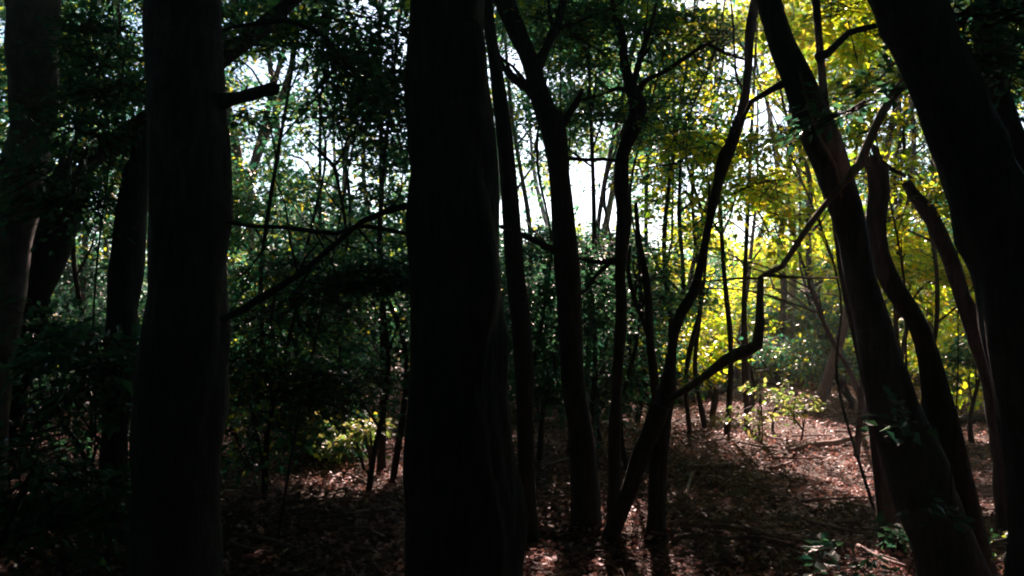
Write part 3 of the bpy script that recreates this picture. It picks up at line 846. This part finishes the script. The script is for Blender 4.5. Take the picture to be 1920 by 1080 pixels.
# taller leafy understorey
rg = np.random.default_rng(808)
for px, d, w, hgt, ln, lab in [(1062, 10, 9, 5, -.5, 'thin bowed bare stem just left of the bright sun gap'), (1128, 11, 8, 5, .4, 'thin wavy bare stem in front of the bright sun gap'),
                          (1178, 9, 8, 4.5, .3, 'thin bare stem growing close beside the knotty trunk'), (1248, 10.5, 10, 6, .8, 'thin bare sapling leaning right, just left of the snaking trunk'),
                          (1292, 12, 9, 6, .5, 'thin bare sapling crossing behind the snaking trunk'), (1322, 13, 9, 6, -.4, 'thin bare sapling in the glowing yellow leaves'),
                          (1456, 21, 14, 7, .9, 'dark crooked sapling right of the upright part of the dead branch'), (1546, 18, 14, 7, -.9, 'crooked stem left of the sunlit-rimmed leaning trunk'),
                          (1750, 9, 10, 5, -.3, 'thin dark stem between the broken curving trunk and the curved dead stem'), (1688, 12, 9, 6, .3, 'thin upright stem behind the broken curving trunk'),
                          (566, 12, 8, 6, .4, 'thin curving stem left part of the gap between the thickest trunks'), (655, 11, 8, 6, -.4, 'thin curving stem right part of the gap between the thickest trunks'),
                          (1008, 9, 7, 5, .2, 'thin bare stem between the slim trunk and the forked trunk')]:
    b = P(px, 600, d); b[2] = -.15
    rt = root('thin_sapling', (b[0], b[1], 0), lab, 'tree')
    o_ = np.array([b[0], b[1], 0]); tr = []; x_ = b[0]; y_ = b[1]
    for i in range(7):
        t = i / 6
        tr.append([b[0] + ln * t * t + .12 * sin(i * 1.9 + px) * (i > 0), b[1] + rg.normal() * .08, b[2] + (hgt + .15) * t, w / 1600 * d / 2 * (1.15 - .8 * t)])
    tr = np.array(tr)
    tube_obj('trunk', tr, BARK_D, rt, o_, sides=7, step=.12, rough=.15, rs=9, seed=int(px))
    for i in (2, 3, 4, 5):
        q = tr[i]; a = rg.choice([-1, 1]); L_ = rg.uniform(.4, 1.1)
        bp = np.array([[*q[:3], q[3] * .6], [q[0] + a * L_ * .35, q[1] + rg.normal() * .2, q[2] + L_ * .35, q[3] * .45], [q[0] + a * L_ * .6, q[1] + rg.normal() * .3, q[2] + L_ * .85, q[3] * .3], [q[0] + a * L_ * 1.1, q[1], q[2] + L_ * 1.1, q[3] * .12]])
        tube_obj('branch', bp, BARK_D, rt, o_, sides=6, step=.12, rough=.15, rs=9, seed=i)
        forks(bp, 2, rt, o_, BARK_D, int(px) + i)

leafy('leafy_tree', 'layered hornbeam-like sprays filling the upper left behind the leftmost trunk', 170, 9.5, [(170, 180, 80, 60, 100), (200, 280, 90, 50, 90), (150, 90, 80, 50, 80), (120, 360, 70, 50, 60), (230, 110, 50, 60, 60), (180, 430, 70, 40, 50)], mat=LEAF, seed=51, leaf=.085)
leafy('leafy_tree', 'leafy tree whose dark sprays hang across the top just right of the left thick trunk', 470, 9, [(470, 80, 60, 60, 70), (560, 60, 70, 50, 70), (450, 210, 40, 40, 30), (640, 80, 60, 60, 70), (720, 150, 50, 70, 70)], mat=LEAF, seed=52, leaf=.08)
leafy('leafy_tree', 'mid-distance tree with flecked green leaves between the two thick trunks', 600, 14, [(500, 290, 90, 50, 110), (600, 200, 90, 60, 110), (680, 280, 80, 60, 100), (480, 400, 60, 60, 80), (570, 400, 80, 50, 90), (690, 350, 70, 60, 80), (720, 450, 60, 50, 60)], mat=LEAF, seed=53, leaf=.10, L=.5)
leafy('leafy_tree', 'dark-leaved tree hugging the left edge of the broadest centre trunk', 735, 8.5, [(730, 200, 50, 80, 90), (720, 330, 50, 60, 60), (745, 60, 40, 50, 50)], mat=LEAF_SHADE, seed=54, leaf=.075)
leafy('leafy_tree', 'leafy crown woven behind the fork of the curving trunk', 1080, 10.5, [(1090, 120, 60, 60, 80), (1110, 220, 60, 50, 70), (1060, 30, 60, 40, 60), (990, 230, 40, 40, 30), (1100, 20, 60, 40, 60)], mat=LEAF, seed=55, leaf=.08)
leafy('leafy_tree', 'tree of small dark and lime leaves around the knotty fork', 1230, 11, [(1200, 60, 60, 50, 60), (1260, 170, 70, 50, 90), (1240, 260, 60, 60, 80), (1300, 120, 60, 50, 60), (1160, 200, 40, 50, 40), (1300, 40, 60, 40, 60)], mat=LEAF, seed=56, leaf=.08)
leafy('leafy_tree', 'glowing yellow leafed tree behind the snaking trunk, brightest foliage in view', 1360, 12, [(1310, 300, 60, 50, 110), (1370, 240, 60, 50, 90), (1430, 320, 60, 50, 110), (1290, 380, 50, 40, 70), (1380, 360, 60, 40, 90), (1450, 260, 50, 50, 70), (1340, 180, 50, 40, 50)], mat=LEAF_SUN, dy=.45, seed=57, leaf=.115, L=.5)
leafy('leafy_tree', 'bright lime-leaved tree at the top, left of the rimmed leaning trunk', 1400, 13, [(1360, 60, 70, 50, 90), (1420, 30, 60, 40, 70), (1400, 150, 60, 40, 70), (1280, 40, 60, 40, 50)], mat=LEAF_SUN, dy=.45, seed=58, leaf=.115, L=.5)
leafy('leafy_tree', 'lime sprays between the rimmed leaning trunk and the biggest right-hand trunk, upper part', 1600, 10.5, [(1600, 120, 70, 60, 110), (1580, 200, 60, 50, 80), (1660, 230, 60, 50, 90), (1540, 60, 60, 60, 80), (1640, 40, 60, 50, 80)], mat=LEAF_SUN, dy=.45, seed=59, leaf=.095, L=.45)
leafy('leafy_tree', 'layered green sprays behind the broken curving stem at right', 1710, 10, [(1690, 340, 60, 50, 100), (1720, 420, 60, 50, 90), (1640, 480, 50, 50, 50), (1770, 520, 60, 50, 70), (1690, 520, 60, 40, 60)], mat=LEAF_SUN, dy=.45, seed=60, leaf=.09, L=.4)
leafy('leafy_tree', 'dim leafy tree in the far right corner between the two corner trunks', 1880, 8, [(1890, 180, 40, 60, 50), (1910, 60, 50, 60, 60), (1880, 320, 50, 60, 50), (1890, 30, 60, 40, 40)], mat=LEAF, seed=61, leaf=.085)
leafy('leafy_tree', 'olive-green leafy tree low behind the slanting dead branch', 1630, 14.5, [(1480, 420, 60, 50, 90), (1400, 500, 70, 40, 90), (1500, 540, 60, 50, 80), (1330, 480, 60, 50, 80), (1560, 500, 50, 60, 60), (1280, 540, 50, 50, 50)], mat=LEAF, seed=62, leaf=.10, L=.45)
leafy('leafy_tree', 'overhanging twiggy tree whose sprays cross in front of the top right trunks', 1800, 3.9, [(1790, 60, 110, 40, 34), (1740, 130, 60, 30, 12), (1650, 180, 60, 20, 8), (1860, 110, 60, 40, 16)], mat=LEAF_SHADE, seed=63, leaf=.055, L=.3, stem_w=3)

SH_ON[0] = 'ground'
leafy('leafy_tree', 'far lime-leaved tree high up behind the top of the snaking trunk', 1250, 19, [(1330, 90, 80, 50, 130), (1420, 50, 70, 50, 110), (1280, 180, 70, 50, 110), (1400, 170, 70, 50, 110), (1460, 260, 60, 50, 90), (1250, 60, 60, 50, 100)], mat=LEAF_SUN, dy=.6, seed=72, leaf=.13, L=.55)
SH_ON[0] = True
SH_ON[0] = 'ground'
leafy('leafy_tree', 'far olive tree right behind the knotty fork, filling between it and the snaking trunk', 1235, 17, [(1220, 130, 60, 60, 100), (1260, 250, 70, 50, 110), (1200, 300, 50, 60, 80), (1310, 300, 60, 50, 90), (1250, 370, 60, 40, 70)], mat=LEAF, dy=.8, seed=73, leaf=.12, L=.5)
SH_ON[0] = True
SH_ON[0] = 'ground'
leafy('leafy_tree', 'far yellow-green tree low behind the snaking trunk', 1375, 21, [(1330, 400, 70, 50, 110), (1420, 360, 70, 50, 110), (1460, 450, 60, 50, 90), (1380, 480, 70, 50, 110), (1300, 460, 50, 50, 80), (1500, 380, 50, 60, 80)], mat=LEAF_SUN, dy=.6, seed=74, leaf=.14, L=.55)
SH_ON[0] = True
leafy('leafy_tree', 'dim olive thicket behind the gap between knotty trunk and snaking trunk', 1190, 14, [(1180, 480, 60, 50, 90), (1240, 540, 60, 60, 100), (1150, 560, 60, 60, 90), (1200, 640, 70, 50, 90), (1260, 450, 50, 50, 60)], mat=LEAF, seed=64, leaf=.09)
leafy('leafy_tree', 'dark thicket low behind the slanting dead branch, right of its upright part', 1600, 17, [(1500, 500, 70, 50, 100), (1560, 570, 60, 60, 90), (1450, 560, 60, 50, 80), (1520, 640, 80, 40, 100), (1400, 540, 60, 40, 60), (1620, 600, 60, 50, 80)], mat=LEAF, seed=65, leaf=.10)
leafy('leafy_tree', 'dark thicket just right of the bright sun gap, low down', 1120, 12, [(1060, 470, 50, 40, 60), (1120, 480, 50, 30, 50), (1130, 560, 60, 60, 90), (1040, 560, 50, 60, 80), (1090, 650, 70, 50, 90)], mat=LEAF_SHADE, seed=66, leaf=.085)
leafy('leafy_tree', 'sparse small-leaved twiggy tree in front of the forked and knotty trunks, at the top', 1098, 6.9, [(1050, 60, 60, 40, 16), (1130, 110, 70, 60, 26), (1200, 190, 60, 60, 22), (1250, 60, 70, 50, 24), (1290, 230, 60, 40, 16), (1080, 230, 50, 40, 12)], mat=LEAF, seed=67, leaf=.05, L=.35, stem_w=4)
leafy('leafy_tree', 'sparse tree with lime leaves hanging beside the upper snaking trunk', 1640, 7.5, [(1380, 60, 60, 50, 26), (1450, 200, 60, 60, 30), (1340, 260, 60, 60, 26), (1480, 330, 60, 60, 30), (1300, 330, 50, 50, 22), (1440, 400, 50, 40, 20)], mat=LEAF_SUN, seed=68, leaf=.07, L=.4, stem_w=5)
leafy('leafy_tree', 'tree with lime leaves overlapping the leaning trunks at right, upper middle', 1740, 7, [(1590, 40, 60, 50, 24), (1640, 130, 60, 50, 26), (1700, 260, 60, 50, 26), (1720, 400, 50, 60, 26), (1660, 330, 50, 40, 14)], mat=LEAF_SUN, seed=69, leaf=.065, L=.35, stem_w=5)
leafy('leafy_tree', 'dark leafy sprays drooping in front of the lodged slanting trunk at upper left', 160, 5.6, [(150, 230, 60, 50, 34), (215, 160, 50, 50, 26), (120, 330, 50, 40, 26), (190, 370, 60, 40, 24), (240, 60, 50, 50, 20)], mat=LEAF_SHADE, seed=70, leaf=.06, L=.35, stem_w=4)
leafy('leafy_tree', 'dark leafy sprays high between the two thickest trunks, nearest the viewer', 520, 6.0, [(460, 110, 50, 50, 26), (600, 100, 60, 50, 34), (700, 60, 60, 50, 34), (720, 250, 40, 60, 26), (660, 200, 50, 40, 20)], mat=LEAF_SHADE, seed=71, leaf=.06, L=.35, stem_w=4)

SH_ON[0] = 'ground'
leafy('leafy_tree', 'dark dense tree top closing the upper centre above the forked and knotty trunks', 1075, 14.5, [(1050, 20, 80, 45, 120), (1130, -40, 90, 50, 130), (960, -30, 80, 50, 90), (1220, -50, 80, 45, 110), (1180, 30, 60, 30, 50)], mat=LEAF, seed=75, leaf=.10, L=.5)  # dense foliage added mostly above the frame to shade the near floor
leafy('leafy_shrub', 'tall dark green shrub behind the long sloping branch, between the two thickest trunks', 560, 11.5, [(480, 500, 70, 60, 80), (560, 470, 60, 50, 70), (640, 560, 70, 60, 80), (700, 470, 60, 60, 70), (500, 600, 70, 60, 70)], mat=LEAF, seed=76, leaf=.09, cat='shrub')
leafy('leafy_shrub', 'tall dark shrub behind the slim trunk, just below the bright sun gap', 1000, 12.5, [(970, 500, 50, 50, 60), (1030, 490, 50, 40, 60), (1120, 500, 60, 40, 70), (1180, 560, 50, 60, 60), (1080, 560, 60, 60, 60)], mat=LEAF, seed=77, leaf=.09, cat='shrub')
SH_ON[0] = True
# thin haze volume added to lift the shadows and veil the sunward view
hm, nt, ho = nodes('thin_haze_air')
pv = nt.nodes.new('ShaderNodeVolumePrincipled')
pv.inputs['Density'].default_value = .0009
pv.inputs['Color'].default_value = (.93, .93, 1, 1)
pv.inputs['Anisotropy'].default_value = .6
nt.links.new(pv.outputs[0], ho.inputs['Volume'])
hv = np.array([[x, y, z] for z in (-1.6, 24) for y in (-60, 130) for x in (-90, 90)], float)
hf = np.array([[0, 2, 3, 1], [4, 5, 7, 6], [0, 1, 5, 4], [2, 6, 7, 3], [0, 4, 6, 2], [1, 3, 7, 5]])
tag(link('haze', mesh_np('haze', hv, [hf], [hm])), 'thin pale haze in the air of the wood', kind='stuff')

# ------------------------------------------------------------------ background trees
SECT = [(290, 'left of the left thick trunk'), (440, 'behind the left thick trunk'), (770, 'between the two thickest trunks'),
        (1040, 'near the slim trunk right of the broadest trunk'), (1200, 'beside the bright sun gap'),
        (1440, 'behind the snaking trunk and glowing leaves'), (1640, 'behind the slanting dead branch'), (9999, 'behind the right-hand leaning trunks')]
ORD = ['first', 'second', 'third', 'fourth', 'fifth', 'sixth', 'seventh', 'eighth', 'ninth', 'tenth', 'eleventh', 'twelfth', 'thirteenth', 'fourteenth', 'fifteenth', 'sixteenth']


def sector(px, allpx):
    lo = -9999
    for hi, txt in SECT:
        if px < hi:
            m = sorted(q for q in allpx if lo <= q < hi)
            return (ORD[m.index(px)] if m.index(px) < 16 else 'number %d' % (m.index(px) + 1)), txt
        lo = hi


rg = np.random.default_rng(99)
spots = [(432, 15, 26), (483, 20, 20), (516, 17, 18), (625, 22, 14), (600, 36, 12), (700, 24, 14),
         (150, 16, 14), (185, 22, 12), (20, 20, 18), (236, 14, 14), (95, 26, 12), (350, 18, 18), (390, 30, 16),
         (968, 22, 14), (1092, 21, 17), (930, 32, 14), (1062, 38, 12), (1030, 18, 12),
         (1215, 26, 12), (1425, 26, 16), (1484, 22, 18), (1516, 15, 20), 
         (1550, 26, 14), (1665, 22, 13), (1740, 16, 14), (1700, 30, 12), (1790, 24, 14), (1850, 18, 16), (1890, 30, 14), (1590, 34, 14), (840, 22, 20), (1640, 15, 12),
         (-120, 24, 20), (-60, 34, 18), (2010, 22, 18), (2060, 34, 18), (-200, 16, 20), (2150, 17, 20)]
for k, (px, d, w) in enumerate(spots):
    b = P(px, 600, d); b[2] = float(gz(b[0], b[1]))
    H = rg.uniform(11, 17)
    r0 = w / 1600 * d / 2
    lean = rg.normal(0, .5, 2)
    tr = []
    for i, t in enumerate((0, .12, .3, .5, .75, 1)):
        tr.append([b[0] + lean[0] * t * 2.5 + rg.normal() * .09 * min(i, 3), b[1] + lean[1] * t, b[2] - .2 + H * t, r0 * (1.2 if i == 0 else 1 - .75 * t)])
    od, txt = sector(px, [q[0] for q in spots])
    rt = root('background_tree', b, '%s from left of the background trees %s' % (od, txt), 'tree', 'background trees of the wood')
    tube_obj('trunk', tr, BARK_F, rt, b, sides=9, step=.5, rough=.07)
    B = []
    nb = 8
    sc = d / 24
    for i in range(nb):
        z = rg.uniform(2.0, H + .5) if i < 3 else rg.uniform(H * .45, H + 1)
        a = rg.uniform(0, 2 * pi); rr = rg.uniform(.4, 2.0)
        c = np.array([b[0] + cos(a) * rr, b[1] + sin(a) * rr, z])
        B.append((c, (rg.uniform(1.2, 2.4), rg.uniform(1.2, 2.4), rg.uniform(.7, 1.5)), int(rg.uniform(58, 82))))
        if i < 5:
            s0 = np.array([b[0] + lean[0] * z / H, b[1], max(1.5, z - 1.0), r0 * .4])
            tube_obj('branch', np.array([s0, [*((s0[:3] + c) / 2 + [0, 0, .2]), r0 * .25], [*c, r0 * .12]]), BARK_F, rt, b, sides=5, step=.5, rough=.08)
    ct = np.array([b[0] + lean[0] * 2.5, b[1], H + .3])
    link('shade_crown', crown_mesh('shade_crown', [(ct, (3.6, 3.4, 1.7), 285)], .17, 14, .9, rg, LEAF, BARK_F, b, flat=.55, amt=1.0), rt)  # wide extra top added to each tree as a sun blocker
    me = crown_mesh('crown', B, .09 + .0026 * d, 14, .7, rg, LEAF if px < 1150 or k % 2 else LEAF_SUN, BARK_F, b, amt=1.15, twigs=True)
    link('crown', me, rt)

# background bushes and saplings standing under those trees
rg = np.random.default_rng(404)
BUSH = []
for k in range(64):
    d = rg.uniform(13, 34)
    px = -100 + 2120 * ((k * .618034) % 1.0)
    if 1150 < px < 1660 and d < 22:
        d += 9
    BUSH.append((px, d))
BUSH += [(900 + 680 * ((k * .618034 + .3) % 1.0), rg.uniform(22, 34)) for k in range(24)]
BUSH.sort()
bx = [q[0] for q in BUSH]
for k, (px, d) in enumerate(BUSH):
    b = P(px, 600, d); b[2] = float(gz(b[0], b[1]))
    od, txt = sector(px, bx)
    rt = root('background_bush', b, '%s from left of the leafy bushes %s' % (od, txt), 'bush', 'background bushes under the trees')
    H = rg.uniform(1.8, 4.4) if d < 24 else rg.uniform(2.5, 5.5)
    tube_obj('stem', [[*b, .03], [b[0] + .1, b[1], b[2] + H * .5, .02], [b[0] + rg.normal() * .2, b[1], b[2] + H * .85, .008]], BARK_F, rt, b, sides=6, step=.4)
    B = [((b[0] + rg.normal() * .6, b[1] + rg.normal() * .5, b[2] + H * q), (1.1, 1.0, H * .22), int(30 + 14 * H)) for q in (.25, .5, .8)]
    me = crown_mesh('foliage', B, .08 + .0028 * d, 14, .5, rg, (LEAF_SUN if rg.random() < .5 else LEAF) if px > 1150 else (LEAF_SHADE if rg.random() < .6 else LEAF), BARK_F, b, amt=1.0)  # yellow sunlit leaf colour only at right, shaded teal only at left
    link('foliage', me, rt)

# distant wood: one far mass
N = 34000
th = rg.uniform(-.72, .72, N)
dd = rg.uniform(48, 95, N)
x = np.tan(th) * dd
hgt = 15 + 3 * np.sin(th * 23) + 2 * np.sin(th * 51 + 1)
z = hgt * rg.random(N) ** 1.5
org = np.stack([x, dd, z], -1)
k = noise3(org * np.array([1, .6, 1]), .55) > -.55 + .35 * (z / hgt)
k |= z < 3.5
org = org[k]
dv = unit(rg.normal(size=org.shape) * np.array([1, 1, .3]))
v = leaves_from_sprays(org, dv, np.full(len(org), 1.4), 4, .42, rg, flat=.7, amt=1.3)
o = link('distant_wood', mesh_np('distant_wood', v, [np.arange(len(v)).reshape(-1, 4)], [LEAF]))
tag(o, 'far wood of green foliage closing the view behind all the trunks', 'woodland', kind='stuff')

# trees of the same wood beside and behind the viewer; their crowns keep this spot in deep shade
rg = np.random.default_rng(123)
for gx_ in np.arange(-30, 31, 5.6):
    for gy_ in np.arange(-26, 20, 5.6):
        x, y = gx_ + rg.uniform(-1, 1), gy_ + rg.uniform(-1, 1)
        if in_view(x, y, 1.6) or (abs(x) < 1.5 and abs(y) < 1.5):
            continue
        if y > 14 and abs(x) > 26:
            continue
        H = rg.uniform(9, 12)
        b = np.array([x, y, float(gz(x, y))])
        rt = root('woodland_tree', b, 'tall woodland tree standing beside or behind the viewer, outside the picture', 'tree', 'woodland trees around the viewer')
        tube_obj('trunk', [[x, y, -.2, .17], [x + .1, y, 3, .14], [x, y + .1, H, .09]], BARK_D, rt, b, sides=9, step=1)
        c = link('crown', CAN[rg.integers(0, 3)], rt, (0, 0, H)); c.rotation_euler[2] = rg.uniform(0, 6); c.scale = (1.1, 1.1, 1.0)
        if y < -3 or abs(x) > .62 * max(y, 0) + 5.5:
            c = link('low_foliage', LOW[rg.integers(0, 2)], rt, (rg.uniform(-1, 1), rg.uniform(-1, 1), 0)); c.rotation_euler[2] = rg.uniform(0, 6)
            c.scale = (1.2, 1.2, 1.3)
